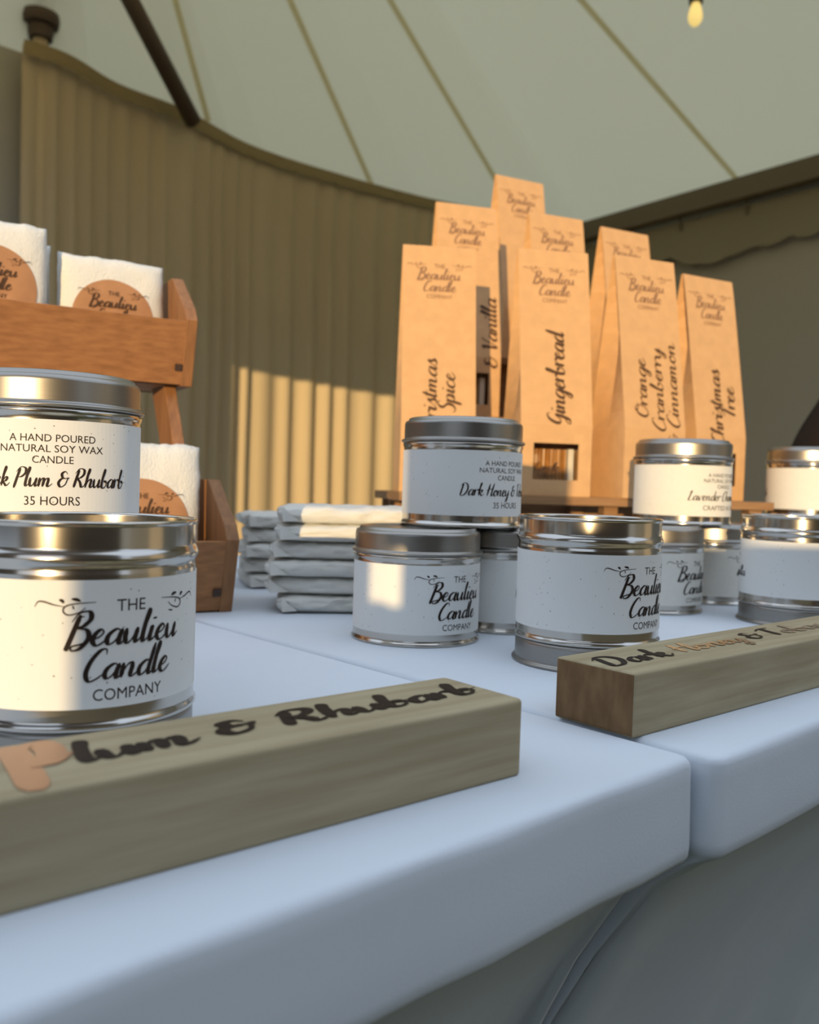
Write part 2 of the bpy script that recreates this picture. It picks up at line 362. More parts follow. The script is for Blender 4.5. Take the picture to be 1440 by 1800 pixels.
# ------------------------------------------------------------------ the tent (structure)
APEX = (-1005, 2000, 2626)
def resample(pts, step):
    out = []
    for (x0, y0), (x1, y1) in zip(pts, pts[1:]):
        l = math.hypot(x1 - x0, y1 - y0); k = max(1, int(l / step))
        for i in range(k): out.append((x0 + (x1 - x0) * i / k, y0 + (y1 - y0) * i / k))
    out.append(pts[-1]); return out
def smooth_line(pts, it=60):
    p = [Vector(q) for q in pts]
    for _ in range(it): p = [p[0]] + [(p[i - 1] + p[i] * 2 + p[i + 1]) / 4 for i in range(1, len(p) - 1)] + [p[-1]]
    return p
curtain_line = [(-1177, 2602), (-1088, 2640), (-1018, 2866), (-839, 3024), (-692, 3320), (-538, 3480), (-213, 3740), (59, 3925), (420, 4090), (832, 4236)]
cl = smooth_line(resample(curtain_line, 7), 200)
back = []
for i in range(0, len(cl), 22):
    a = cl[max(i - 6, 0)]; b = cl[min(i + 6, len(cl) - 1)]; t = (b - a).normalized()
    q = cl[i] + Vector((-t.y, t.x)) * 72; back.append((q.x, q.y))
eave = [(-2600, 1500), (-1330, 2560)] + back + [(832, 4300), (1317, 3600), (1800, 2945), (2400, 2130), (2900, 1450)]
EZ = 1351
def structure(name, vf, m, smooth=False, bevel=0):
    o = obj(name, mesh(name, *vf, smooth=smooth, bevel=bevel), m); o.location = (0, 0, TZ); o['kind'] = 'structure'; return o
# floor
structure('floor', box_vf(-6000, 6000, -5000, 7000, -TZ * 1000 - 60, -TZ * 1000), M['grass'])
# canvas roof rising to its peak, panel by panel
rv, rf = [APEX], []
for x, y in eave: rv.append((x, y, EZ))
n = len(eave)
for i in range(n): rf.append((0, 1 + i, 1 + (i + 1) % n))
ceil = structure('ceiling', (rv, rf), M['canvas'])
sol = ceil.modifiers.new('thickness', 'SOLIDIFY'); sol.thickness = 0.003
# canvas walls
def wall(name, pts, z0, z1, m, th=12):
    v, f = [], []
    for x, y in pts: v += [(x, y, z0), (x, y, z1)]
    for i in range(len(pts) - 1): f.append((2 * i, 2 * i + 2, 2 * i + 3, 2 * i + 1))
    o = structure(name, (v, f), m)
    s = o.modifiers.new('thickness', 'SOLIDIFY'); s.thickness = th / 1000; s.offset = 0
    return o
FL = -TZ * 1000
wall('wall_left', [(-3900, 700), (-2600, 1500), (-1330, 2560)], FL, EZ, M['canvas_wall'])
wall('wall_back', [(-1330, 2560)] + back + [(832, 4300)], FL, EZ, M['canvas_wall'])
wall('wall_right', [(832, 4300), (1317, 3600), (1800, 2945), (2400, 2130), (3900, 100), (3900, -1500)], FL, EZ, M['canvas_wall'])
wall('wall_side', [(-3900, 700), (-3900, -1500)], FL, EZ, M['canvas_wall'])
# unseen added wall behind the viewer, its stepped opening cut to shape the sun patches
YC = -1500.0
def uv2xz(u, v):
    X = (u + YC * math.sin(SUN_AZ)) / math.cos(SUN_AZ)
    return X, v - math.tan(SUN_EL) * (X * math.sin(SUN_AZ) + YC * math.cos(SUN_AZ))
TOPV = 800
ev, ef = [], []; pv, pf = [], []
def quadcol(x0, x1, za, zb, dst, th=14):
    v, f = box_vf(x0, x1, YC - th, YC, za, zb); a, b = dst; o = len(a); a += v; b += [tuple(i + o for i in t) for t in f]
low = {0: -20, 1: 95, 2: 66, 3: 64, 4: 182, 5: 113}  # step heights chosen by where sun and shade should fall
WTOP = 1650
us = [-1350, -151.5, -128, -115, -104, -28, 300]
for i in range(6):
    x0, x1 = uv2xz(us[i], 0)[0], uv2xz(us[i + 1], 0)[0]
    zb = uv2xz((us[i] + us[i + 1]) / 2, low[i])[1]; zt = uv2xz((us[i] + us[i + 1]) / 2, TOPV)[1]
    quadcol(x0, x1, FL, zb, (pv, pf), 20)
    if i == 3: quadcol(x0, x1, uv2xz(-110, 98)[1], uv2xz(-110, 182)[1], (pv, pf), 20)  # gap left so that sun reaches a patch of one tin label
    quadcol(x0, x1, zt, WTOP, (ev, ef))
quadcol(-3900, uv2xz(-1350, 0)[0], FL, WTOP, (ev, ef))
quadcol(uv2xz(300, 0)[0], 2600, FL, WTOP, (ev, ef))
structure('wall_sun_blocker', (ev, ef), M['sun_blocker'])
structure('trim_1', (pv, pf), M['blocker_base'])  # added stepped base that holds back the low sun

# pleated lining hung along the left and rear of the tent
random.seed(5)
phase = []; ph = 0.0; cur = 1.0
for i in range(len(cl)):
    if i % 13 == 0: cur = random.uniform(.62, 1.35)
    ph += 2 * math.pi * 7 / 88 * cur; phase.append(ph)
zs = [FL + 15, -300, 0, 150, 300, 420, 520, 640, 760, 900, 1050, 1150, 1220, 1280, 1310, 1330, 1351]
cv, cf = [], []
for i, p in enumerate(cl):
    a = cl[max(i - 1, 0)]; b = cl[min(i + 1, len(cl) - 1)]; t = (b - a).normalized(); nn = Vector((t.y, -t.x))
    for z in zs:
        amp = 17 * (1.0 - .62 * max(0, (z - 700) / 651)) * (0.7 + .5 * noise.noise(Vector((i * .03, 0, 3))))
        dr = 14 * noise.noise(Vector((i * .012, z * .0012, 7)))
        s = math.sin(phase[i] + .9 * noise.noise(Vector((i * .01, z * .0015, 1))))
        d = amp * (abs(s) ** .8 * (1 if s > 0 else -1)) + dr
        cv.append((p.x + nn.x * d, p.y + nn.y * d, z))
nz_ = len(zs)
for i in range(len(cl) - 1):
    for j in range(nz_ - 1): cf.append((i * nz_ + j, (i + 1) * nz_ + j, (i + 1) * nz_ + j + 1, i * nz_ + j + 1))
cur_e = bpy.data.objects.new('pleated_curtain', None); link(cur_e); cur_e.location = (-1.177, 2.602, 0)
tag(cur_e, 'beige pleated curtain lining the left side of the tent, lower part sunlit', 'curtain')
co = obj('drape', mesh('drape', [(x + 1177, y - 2602, z + 750) for x, y, z in cv], cf, smooth=True, recalc=False), M['curtain'], cur_e)
# heading tape along its top edge
hv, hf = [], []
for i, p in enumerate(cl):
    a = cl[max(i - 1, 0)]; b = cl[min(i + 1, len(cl) - 1)]; t = (b - a).normalized(); nn = Vector((t.y, -t.x))
    for z in (1310, 1335, 1352): hv.append((p.x + nn.x * (26 if z > 1310 else 24) + 1177, p.y + nn.y * 25 - 2602, z + 750))
for i in range(len(cl) - 1):
    for j in range(2): hf.append((i * 3 + j, i * 3 + 3 + j, i * 3 + 4 + j, i * 3 + 1 + j))
M['heading'] = mat('curtain_heading', (0.30, 0.235, 0.12), rough=0.9, spec=0.1)
obj('heading_tape', mesh('heading_tape', hv, hf, smooth=True, recalc=False), M['heading'], cur_e)

# canvas seams running up to the peak
def seam(x, y, r, m, name):
    a = Vector((x, y, EZ)); b = Vector(APEX); d = (b - a)
    sd_ = Vector((d.y, -d.x, 0)).normalized(); nn = d.cross(sd_).normalized()
    if nn.z > 0: nn = -nn
    b = a + d * .93; pr = [(-r, 3), (r, 3)]
    structure(name, ([tuple(c + sd_ * p + nn * q) for c in (a, b) for p, q in pr], [(0, 1, 3, 2)]), m)
for i, (x, y) in enumerate([(-752, 3125), (-196, 3780), (467, 4120), (1317, 3600)]):
    seam(x, y, 13 if i else 11, M['webbing'], 'trim_%d' % (i + 2))
# eave beam of the right-hand wall with clips, and a flap put in for wall shade
bd = Vector((1317 - 832, 3600 - 4236, 0)).normalized(); bn = Vector((bd.y, -bd.x, 0))     # bn points into the tent
if bn.x > 0: bn = -bn
B0 = Vector((800, 4230, 0)); B1 = B0 + bd * 5200
def along(s, off, z): q = B0 + bd * s + bn * off; return (q.x, q.y, z)
v = [along(s, o, z) for s in (0, 5000) for o, z in ((12, 1265), (70, 1265), (70, 1352), (12, 1352))]
structure('beam', (v, [(0, 1, 2, 3), (4, 7, 6, 5), (0, 4, 5, 1), (1, 5, 6, 2), (2, 6, 7, 3), (3, 7, 4, 0)]), M['beam'], bevel=6).name = 'trim_6'
val = bpy.data.objects.new('wall_shade_flap', None); link(val); val.location = (*(B0 + bd * 900).xy / 1000, 1.8)
tag(val, 'brownish flap with a wavy lower edge, put in for shade under the right eave beam', 'shade_flap')
vv, vf_ = [], []
KS = 90
for i in range(KS + 1):
    s = 20 + i * 45
    zb = 1075 + 60 * noise.noise(Vector((s * .0035, 2, 0))) + 35 * noise.noise(Vector((s * .009, 5, 0))) - (90 if s < 500 else 0) * (1 - s / 500)
    for j in range(5):
        z = zb + (1248 - zb) * j / 4
        q = B0 + bd * s + bn * (16 + 4 * noise.noise(Vector((s * .01, z * .01, 1))))
        vv.append(((q.x - val.location.x * 1000), (q.y - val.location.y * 1000), z + 750 - 1800))
for i in range(KS):
    for j in range(4): vf_.append((i * 5 + j, i * 5 + 5 + j, i * 5 + 6 + j, i * 5 + 1 + j))
vo = obj('flap', mesh('flap', vv, vf_, smooth=True, recalc=False), M['shade_flap'], val)
for s in (300, 560, 870, 1200, 1530):
    q = B0 + bd * s + bn * 24
    vfc = tube((0, 0, -26), (0, 0, 26), 6, 5, 10)
    c = obj('clip', mesh('clip', *vfc), M['beam'], val); c.location = (q.x / 1000 - val.location.x, q.y / 1000 - val.location.y, TZ + 1.237 - 1.8)
# corner post with its collar, in front of the curtain's edge
po = bpy.data.objects.new('tent_post', None); link(po); po.location = W(-1150, 2705, FL + 38)
tag(po, 'dark tent post with a round collar at the left end of the curtain', 'post')
obj('pole', mesh('pole', *tube((0, -45, 0), (0, -45, 2110), 22, 22, 20), smooth=True), M['curtain'], po)
obj('upper_pole', mesh('upper_pole', *tube((-10, -45, 2160), (-30, -45, 2640), 14, 14, 16), smooth=True), M['pole'], po)
v, f = lathe([(0, 2102), (34, 2102), (36, 2118), (36, 2138), (50, 2142), (54, 2158), (52, 2176), (20, 2188), (0, 2188)], 32)
obj('collar', mesh('collar', [(a, b - 45, c) for a, b, c in v], f, smooth=True), M['pole'], po)
# dark roof strut
st = obj('roof_strut', mesh('roof_strut', *tube((-770, 2985, 1290), (-905, 2560, 1560), 28, 26, 16), smooth=True), M['pole']); st.location = (0, 0, TZ)
tag(st, 'dark wooden strut slanting up from the curtain top to the roof', 'strut')
# festoon bulb
bx = bpy.data.objects.new('festoon_bulb', None); link(bx); bx.location = W(609, 2000, 1150)
tag(bx, 'small lit yellow bulb hanging from a black holder near the tent roof', 'light bulb')
v, f = lathe([(0, -8), (8, -6), (14, 2), (16, 12), (14, 26), (10, 38), (9, 44), (0, 44)], 24)
obj('bulb', mesh('bulb', v, f, smooth=True), M['bulb'], bx)
v, f = lathe([(0, 42), (15, 42), (16, 50), (14, 92), (6, 104), (0, 104)], 24)
obj('lamp_holder', mesh('lamp_holder', v, f, smooth=True), M['socket'], bx)
obj('flex', mesh('flex', *tube((0, 0, 100), (6, 0, 470), 3.5, 3.5, 8), smooth=True), M['socket'], bx)

# ------------------------------------------------------------------ tables and cloths
TANG = math.radians(42.8)
E1 = Vector((math.cos(TANG), math.sin(TANG), 0)); E2 = Vector((-E1.y, E1.x, 0))
ORG = Vector((103.3, 300.5, 0))
def table(name, label, clothlabel, x0, x1, y0, y1, dz, seed, corner):
    """local x along the front edge, local y away from it; the cloth is tucked in under the rim"""
    e = bpy.data.objects.new(name, None); link(e)
    o = ORG + E1 * ((x0 + x1) / 2); e.location = (o.x / 1000, o.y / 1000, 0); e.rotation_euler = (0, 0, TANG)
    tag(e, label, 'table', 'market stall tables')
    h = (x1 - x0) / 2
    vf = box_vf(-h + 6, h - 6, y0 + 6, y1 - 6, 750 - 30, 750 - 3)
    obj('tabletop', mesh('tabletop', *vf), M['trestle'], e)
    for sx in (-1, 1):
        for yy in (y0 + 300, y1 - 300):
            obj('leg', mesh('leg', *tube((sx * (h - 160), yy, 0), (sx * (h - 160), yy, 722), 14)), M['trestle'], e)
    # cloth: ring profile swept round the table rectangle with rounded corners
    c = bpy.data.objects.new('tablecloth', None)
    R = corner
    prof = [(-R - 30, 0), (-4.8, 0), (-3.2, -.15), (-1.6, -.7), (-0.55, -1.9), (-.05, -3.6), (0, -8), (0.3, -20), (0.5, -31), (0.2, -34.5), (-1.5, -37), (-4.5, -38.6), (-9, -41), (-24, -54), (-48, -90), (-92, -170), (-150, -330), (-210, -560), (-240, -735)]
    per = []
    for cx, cy, a0 in ((h - R, y0 + R, -90), (h - R, y1 - R, 0), (-h + R, y1 - R, 90), (-h + R, y0 + R, 180)):
        for k in range(7):
            a = math.radians(a0 + 90 * k / 6); per.append((cx, cy, math.cos(a), math.sin(a)))
    # densify straight runs
    dens = []
    for i, p in enumerate(per):
        q = per[(i + 1) % len(per)]
        d = math.hypot(q[0] + R * q[2] - p[0] - R * p[2], q[1] + R * q[3] - p[1] - R * p[3]); k = max(1, int(d / 24))
        for j in range(k):
            t = j / k; dens.append((p[0] + (q[0] - p[0]) * t, p[1] + (q[1] - p[1]) * t, p[2] + (q[2] - p[2]) * t, p[3] + (q[3] - p[3]) * t))
    v, f = [], []
    npf = len(prof); nd = len(dens)
    for i, (cx, cy, nx, ny) in enumerate(dens):
        for j, (o_, z) in enumerate(prof):
            wv = noise.noise(Vector((cx * .013 + nx * 3, cy * .013 + ny * 3, seed))) + .5 * noise.noise(Vector((cx * .04, cy * .04, seed + 4)))
            amp = 0 if j < 2 else min(14, max(0.7, (-z - 36) * .10))
            zz = z + (1.2 * noise.noise(Vector((cx * .03, cy * .03, seed + 2))) if 3 < j < 12 else 0)
            if z < -700: amp = 14
            rr = R + max(o_, -4.9 if z > -4 else -2) + (wv * amp if abs(ny) > .3 else 0)
            sh = (cy - (y0 + y1) / 2) / ((y1 - y0) / 2) * min(0, o_ + 2) if z < -34.6 else 0
            if j == 0: rr = 0
            v.append((cx + nx * rr, cy + ny * rr + sh, 750 + dz + zz))
    for i in range(nd):
        i2 = (i + 1) % nd
        for j in range(npf - 1): f.append((i * npf + j, i2 * npf + j, i2 * npf + j + 1, i * npf + j + 1))
    # flat top in a fine grid for faint creases
    top = [i * npf for i in range(nd)]
    f.append(tuple(top))
    cl_ = obj('tablecloth', mesh('tablecloth', v, f, smooth=False), M['cloth'])
    for p in cl_.data.polygons: p.use_smooth = len(p.vertices) == 4
    cl_.location = e.location; cl_.rotation_euler = (0, 0, TANG)
    tag(cl_, clothlabel, 'tablecloth', 'white cloths on the stall tables')
    return e
table('trestle_table', 'trestle table under the nearer white cloth that carries the stall goods', 'white tablecloth under the tins and the block on the left', -1500, -1.0, 0, 760, 0, 1.0, 7)
table('trestle_table', 'trestle table under the right-hand white cloth past the seam', 'white tablecloth on the right-hand table past the seam', 1.0, 1500, -7, 760, 0, 6.0, 6)

# ------------------------------------------------------------------ candle tins
BODY = [(0, 2.2), (33.5, 2.2), (35, 1.0), (36.4, 0), (37.7, 0), (38.3, .6), (38.3, 1.4), (37.7, 2.2), (37.3, 3.2), (37.25, 46), (37.25, 47.5), (37.6, 48.4), (38.0, 49.4), (37.8, 50.4), (37.0, 51.2), (36.6, 52), (36.6, 58), (35.8, 58), (35.8, 45)]
LID = [(0, 64.9), (32.6, 64.9), (33.2, 65.6), (33.9, 66.2), (34.6, 65.9), (35.0, 64.6), (35.5, 64.2), (36.3, 64.1), (36.9, 63.4), (37.2, 62.2), (37.25, 53.6), (37.5, 53.0), (38.5, 52.8), (38.95, 52.2), (38.9, 51.5), (38.3, 51.0), (37.3, 51.1), (36.75, 52), (36.7, 62), (0, 63.6)]
TESTER = [(0, 2.2), (33.5, 2.2), (35, 1.0), (36.4, 0), (37.6, 0), (38.1, .6), (38.1, 1.6), (37.6, 2.4), (37.3, 3.2), (37.25, 47.6), (37.0, 48.4), (36.95, 49.4), (37.5, 50.6), (38.05, 51.6), (38.1, 52.4), (37.6, 54.0), (37.1, 55.0), (37.05, 62.0), (37.4, 62.5), (37.5, 63.1), (37.1, 63.6), (36.6, 63.4), (36.5, 62.6), (36.4, 44), (0, 44)]
ULID = [(r, z - 51) for r, z in LID]
m_body = mesh('tin_body', *lathe(BODY), smooth=True); m_lid = mesh('tin_lid', *lathe(LID), smooth=True)
m_test = mesh('tester_body', *lathe(TESTER), smooth=True); m_ulid = mesh('under_lid', *lathe(ULID), smooth=True)
def label_mesh(name):
    v, f = [], []; n = 120
    for k in range(n + 1):
        a = math.radians(53.4 + 359.2 * k / n)
        for r, z in ((37.3, 7), (37.55, 7), (37.55, 46), (37.3, 46)): v.append((r * math.sin(a), -r * math.cos(a), z))
    for k in range(n):
        for j in range(4):
            j2 = (j + 1) % 4; f.append((k * 4 + j, k * 4 + 4 + j, k * 4 + 4 + j2, k * 4 + j2))
    f += [(0, 1, 2, 3), (n * 4 + 3, n * 4 + 2, n * 4 + 1, n * 4)]
    me = mesh(name, v, f); 
    return me
m_label = label_mesh('tin_label'); m_label_p = label_mesh('tin_label_plain')
m_waxdisc = mesh('wax', *lathe([(0, 50), (36.2, 50), (36.2, 44.2), (0, 44.2)], 48))
m_wick = mesh('wick', *tube((0, 0, 50), (1, 0, 58), .9, .9, 8))
RL = 37.62
def cylmap(phi0=0.0):
    return lambda a, b: (RL * math.sin(a / RL + phi0), -RL * math.cos(a / RL + phi0), 7 + b)
m_logo = mapped('logo_lettering', logo(), cylmap())
FLAV = {}
def flav(name, small='35 HOURS'):
    if name not in FLAV: FLAV[name] = mapped('description_lettering', description(name, small=small), cylmap(math.pi))
    return FLAV[name]
def tin(label, x, y, z, phi, flavour, group='candle tins with lids', tester=False, plain=False, scale=1.0, small='35 HOURS', ink='ink'):
    t = empty('candle_tin', label, 'candle tin', x, y, z, math.radians(phi), group, scale)
    obj('body', m_test if tester else m_body, M['tin'], t)
    lb = obj('label', m_label_p if plain else m_label, M['label_plain'] if plain else M['label'], t)
    obj('lettering', m_logo, M['ink'], lb)
    fm = flav(flavour, small)
    if not fm.materials: fm.materials.append(M[ink])
    obj('lettering', fm, None, lb)
    if tester:
        wx = obj('wax', m_waxdisc, M['wax'], t); obj('wick', m_wick, M['paint'], wx)
    else:
        obj('lid', m_lid, M['lid'], t)
    return t
def under_lid(label, x, y):
    o = obj('tin_lid', m_ulid, M['lid']); o.location = W(x, y, 0); o.rotation_euler = (0, 0, 1.0)
    return tag(o, label, 'tin lid', 'lids under the open tins')
TZ0 = 13.2
tin('open glossy candle tin at far left behind the plum block, half sunlit', -110.2, 295.1, TZ0, 43, 'Black Plum & Rhubarb', 'open candle tins', tester=True)
under_lid('matt steel lid under the open candle tin at far left', -110.2, 295.1)
tin('open glossy candle tin in the middle, standing behind the end of the right block', 95.9, 463.3, TZ0, 43, 'Dark Honey & Tobacco', 'open candle tins', tester=True)
under_lid('matt steel lid under the open candle tin in the middle', 95.9, 463.3)
tin('open glossy candle tin at the right edge with a wavy shadow across its label', 280.5, 631.5, TZ0, 49, 'Orange & Vanilla', 'open candle tins', tester=True)
under_lid('matt steel lid under the open candle tin at the right edge', 280.5, 631.5)
tin('lidded candle tin front-most of the middle trio, sunlit patch on its label', 5.5, 520.5, 0, 40.5, 'Dark Honey & Tobacco')
tin('lidded candle tin lower rear of the middle trio, mostly hidden by its neighbours', 64.5, 573, 0, 100, 'Dark Honey & Tobacco')
tin('lidded candle tin on top of the middle pair, label reads Dark Honey', 32.6, 553, 66.3, 43 + 180, 'Dark Honey & Tobacco')
tin('lidded candle tin below the lavender one, left of the lower pair', 191.1, 680, 0, 43, 'Lavender Chamomile', plain=True, small='CRAFTED IN THE')
tin('lidded candle tin below the lavender one, right of the lower pair, half in sun', 259.5, 747, 0, 44, 'Lavender Chamomile', plain=True, small='CRAFTED IN THE')
tin('sunlit lidded candle tin on top of the right pair, label reads Lavender', 217.9, 700.5, 66.3, 38 + 180, 'Lavender Chamomile', plain=True, small='CRAFTED IN THE', ink='ink_grey')
tin('lidded candle tin on top at far left, label reads Plum and Rhubarb', -157.7, 382, 66.3, 24 + 180, 'Black Plum & Rhubarb')
tin('lidded candle tin lower rear at far left behind the open one', -157.7, 382, 0, 20, 'Black Plum & Rhubarb')
tin('sunlit lidded candle tin on top at the far right edge, blank side showing', 409, 900, 70.3, 38, 'Lavender Chamomile', plain=True, scale=1.06)
tin('lidded candle tin at the far right under the blank sunlit one', 409, 900, 0, 100, 'Lavender Chamomile', plain=True, scale=1.06)

# ------------------------------------------------------------------ painted wooden blocks
def block(label, ang, ox, oy, length, width, height, sgn, chamfer, seed):
    """local x along the block from the visible end, local y towards the back"""
    e = empty('wooden_block', label, 'wooden sign block', ox, oy, 0, ang, 'painted wooden name blocks')
    nx, ny, nz = 60, 12, 8
    x0, x1 = (0, length) if sgn > 0 else (-length, 0)
    bm = bmesh.new()
    v, f = box_vf(x0, x1, 0, width, 0, height)
    bv = [bm.verts.new(q) for q in v]
    for t in f: bm.faces.new([bv[i] for i in t])
    bmesh.ops.recalc_face_normals(bm, faces=bm.faces)
    ve = [d for d in bm.edges if abs(d.verts[0].co.x - d.verts[1].co.x) < 1 and abs(d.verts[0].co.y - d.verts[1].co.y) < 1 and abs(d.verts[0].co.x) < 1]
    if chamfer: bmesh.ops.bevel(bm, geom=ve, offset=chamfer, segments=4, profile=.5, affect='EDGES')
    bmesh.ops.bevel(bm, geom=[d for d in bm.edges if d.calc_face_angle(0) > .7], offset=1.3, segments=3, profile=.6, affect='EDGES')
    for q in bm.verts:
        q.co.z += .35 * noise.noise(q.co * .03 + Vector((seed, 0, 0))) * (q.co.z > 2)
        q.co /= 1000
    me = bpy.data.meshes.new('body'); me.materials.append(M['drift']); me.materials.append(M['drift_end'])
    for fc in bm.faces:
        fc.smooth = True
        if abs(fc.normal.x) > .75: fc.material_index = 1
    bm.to_mesh(me); bm.free()
    me.set_sharp_from_angle(angle=.7)
    obj('body', me, None, e)
    return e
b1 = block('long pale wooden block at front left with plum and rhubarb painted on top', math.radians(39.6), 38.3, 274.0, 260, 38, 24.2, -1, 2.5, 3)
top = lambda h: (lambda a, b: (a, b, h + .25))
obj('lettering', mapped('plum_lettering', script('lum', 33, 7.8, -134, 14, 'L', thick=.50, thin=.17, slant=.1), top(24.2)), M['paint'], b1)
obj('lettering', mapped('ampersand_lettering', script('&', 15, 6.6, -97, 15.5, 'L', thick=.68, thin=.24, slant=.1), top(24.2)), M['paint'], b1)
obj('lettering', mapped('rhubarb_lettering', script('Rhubarb', 76, 6.4, -78, 14.5, 'L', thick=.64, thin=.2, slant=.1), top(24.2)), M['paint'], b1)
o = obj('lettering', mapped('p_lettering', script('p', 17, 17.5, -147.5, 17, 'L', thick=.5, thin=.2, slant=.1), top(24.2)), M['copper'], b1); o['label'] = 'copper coloured letter p'
obj('lettering', mapped('black_lettering', script('Black', 62, 7, -222, 15, 'L', thick=.5, thin=.17, slant=.1), top(24.2)), M['copper'], b1)
b2 = block('pale wooden block at right lying across the table seam, lettered dark honey and tobacco', math.radians(40.3), 84.6, 317.6, 300, 37.5, 24, 1, 0, 9)
obj('lettering', mapped('dark_lettering', script('Dark', 46, 7.0, 3, 13, 'L', thick=.50, thin=.17, slant=.15), top(24)), M['paint'], b2)
o = obj('lettering', mapped('honey_lettering', script('Honey', 56, 6.8, 55, 14.5, 'L', thick=.50, thin=.17, slant=.15), top(24)), M['bronze'], b2); o['label'] = 'bronze coloured word Honey'
obj('lettering', mapped('and_lettering', script('& T', 34, 6.8, 114, 15, 'L', thick=.50, thin=.17, slant=.15), top(24)), M['paint'], b2)
o = obj('lettering', mapped('tobacco_lettering', script('obacco', 68, 6.8, 147, 15, 'L', thick=.50, thin=.17, slant=.15), top(24)), M['bronze'], b2); o['label'] = 'bronze coloured end of the word Tobacco'

# ------------------------------------------------------------------ kraft gift boxes
BW, BD, BH, BZ0 = 70.0, 58.0, 234.0, 66.0
def yfront(z):
    if z <= BZ0: return -BD / 2
    t = (z - BZ0) / (BH - BZ0)
    return -(BD / 2 - 1.2) * (1 - t) ** .92 - 1.2
def side_in(z): return 0.0 if z <= BZ0 else 18.0 * ((z - BZ0) / (BH - BZ0)) ** .8
ZL = [0, 15, 49, 66, 82, 100, 120, 140, 160, 180, 200, 218, 230, 234]
def shell_mesh():
    v, f = [], []
    X = [-35, -22, 22, 35]
    fi = {}
    for i, z in enumerate(ZL):
        for j, x in enumerate(X): fi[i, j] = len(v); v.append((x, yfront(z), z))
    for i in range(len(ZL) - 1):
        for j in range(3):
            if i == 1 and j == 1: continue
            f.append((fi[i, j], fi[i, j + 1], fi[i + 1, j + 1], fi[i + 1, j]))
    bi = {}
    for i, z in enumerate(ZL):
        for j, x in enumerate((-35, 35)): bi[i, j] = len(v); v.append((x, -yfront(z), z))
    mi = {}
    for i, z in enumerate(ZL):
        for j, s in enumerate((-1, 1)): mi[i, j] = len(v); v.append((s * (35 - side_in(z)), 0, z))
    for i in range(len(ZL) - 1):
        f.append((bi[i, 1], bi[i, 0], bi[i + 1, 0], bi[i + 1, 1]))
        for j, fr in ((0, 0), (1, 3)):
            q1 = (fi[i, fr], mi[i, j], mi[i + 1, j], fi[i + 1, fr]); q2 = (mi[i, j], bi[i, j], bi[i + 1, j], mi[i + 1, j])
            f += [q1, q2] if j else [q1[::-1], q2[::-1]]
    f.append((fi[0, 0], fi[0, 3], mi[0, 1], bi[0, 1], bi[0, 0], mi[0, 0]))
    L = len(ZL) - 1
    f.append((fi[L, 0], fi[L, 1], fi[L, 2], fi[L, 3], mi[L, 1], bi[L, 1], bi[L, 0], mi[L, 0]))
    me = mesh('carton', v, f, recalc=False)
    return me
m_shell = shell_mesh()
m_film = mesh('window_film', [(-24, -28.2, 13), (24, -28.2, 13), (24, -28.2, 51), (-24, -28.2, 51)], [(0, 1, 2, 3)])
def packet_mesh():
    v, f = [], []; n = 40
    for k in range(n + 1):
        x = -25 + 38 * k / n; y = -19 + 1.6 * math.sin(k * 1.55) + .8 * math.sin(k * .7)
        v += [(x, y, .8), (x, y, 44)]
    for k in range(n): f.append((2 * k, 2 * k + 2, 2 * k + 3, 2 * k + 1))
    o = len(v); v += [(-25, 6, .8), (13, 6, .8), (13, 6, 44), (-25, 6, 44)]
    f += [(o + 1, o, o + 3, o + 2), (1, 2 * n + 1, o + 2, o + 3), (0, 1, o + 3, o), (2 * n, o + 1, o + 2, 2 * n + 1)]
    return mesh('wax_packet', v, f)
m_packet = packet_mesh()
m_stick = mesh('wax_bar', *box_vf(14.5, 20, -23, -8, .8, 44.5), bevel=.8)
m_candle = mapped('packet_lettering', join(script('Candle', 26, 3.6, -6, 24), sans('COMPANY', 2.6, 16, -6, 17)), lambda a, b: (a, -21.7, b))
fmap = lambda a, b: (a, yfront(b) - .35, b)
m_boxlogo = mapped('logo_lettering', logo(1.10, 0, 180), fmap)
def vertical(lines):
    """brush words reading upwards on the front panel: (text, start z, length, baseline x, x-height)"""
    p = []
    for text, z0, ln, bx_, xh in lines:
        v, f = script(text, ln, xh, 0, 0, 'L', thick=.33, thin=.11, slant=.15)
        p.append(([(bx_ - q[1], z0 + q[0], *q[2:]) for q in v], f))
    return join(*p)
RISER_Z = {1: 84.3, 2: 164.3, 3: 244.3}
def kraft_box(label, cx, cy, tier, yaw, lines):
    e = empty('kraft_gift_box', label, 'gift box', cx, cy, RISER_Z[tier], math.radians(yaw), 'kraft gift boxes on the riser')
    c = obj('carton', m_shell, M['kraft'], e)
    md = c.modifiers.new('card', 'SOLIDIFY'); md.thickness = .0006; md.offset = -1
    obj('window_film', m_film, M['film'], e)
    pk = obj('wax_packet', m_packet, M['amber'], e); obj('lettering', m_candle, M['ink_box'], pk)
    obj('wax_bar', m_stick, M['wax'], e)
    obj('logo_lettering', m_boxlogo, M['ink_faint'], e)
    if lines: obj('scent_lettering', mapped('scent_lettering', vertical(lines), fmap), M['ink_box'], e)
    return e
def front_to_centre(px, Z, yaw):
    """centre of a box whose front panel is centred on the sight line through px at depth Z"""
    x = (px - 720) / FPX * Z; a = math.radians(yaw)
    return x - math.sin(a) * BD / 2, Z + math.cos(a) * BD / 2
def place(label, px, Z, tier, yaw, lines):
    x, y = front_to_centre(px, Z, yaw); return kraft_box(label, x, y, tier, yaw, lines)
place('kraft gift box lettered Christmas Spice at left of the front row', 766, 812, 1, 7, [('Christmas', 48, 79, -2, 7.5), ('Spice', 74, 40, 15, 7.5)])
place('kraft gift box lettered Gingerbread in the middle of the front row', 974, 815, 1, 10.5, [('Gingerbread', 66, 90, 8, 8.6)])
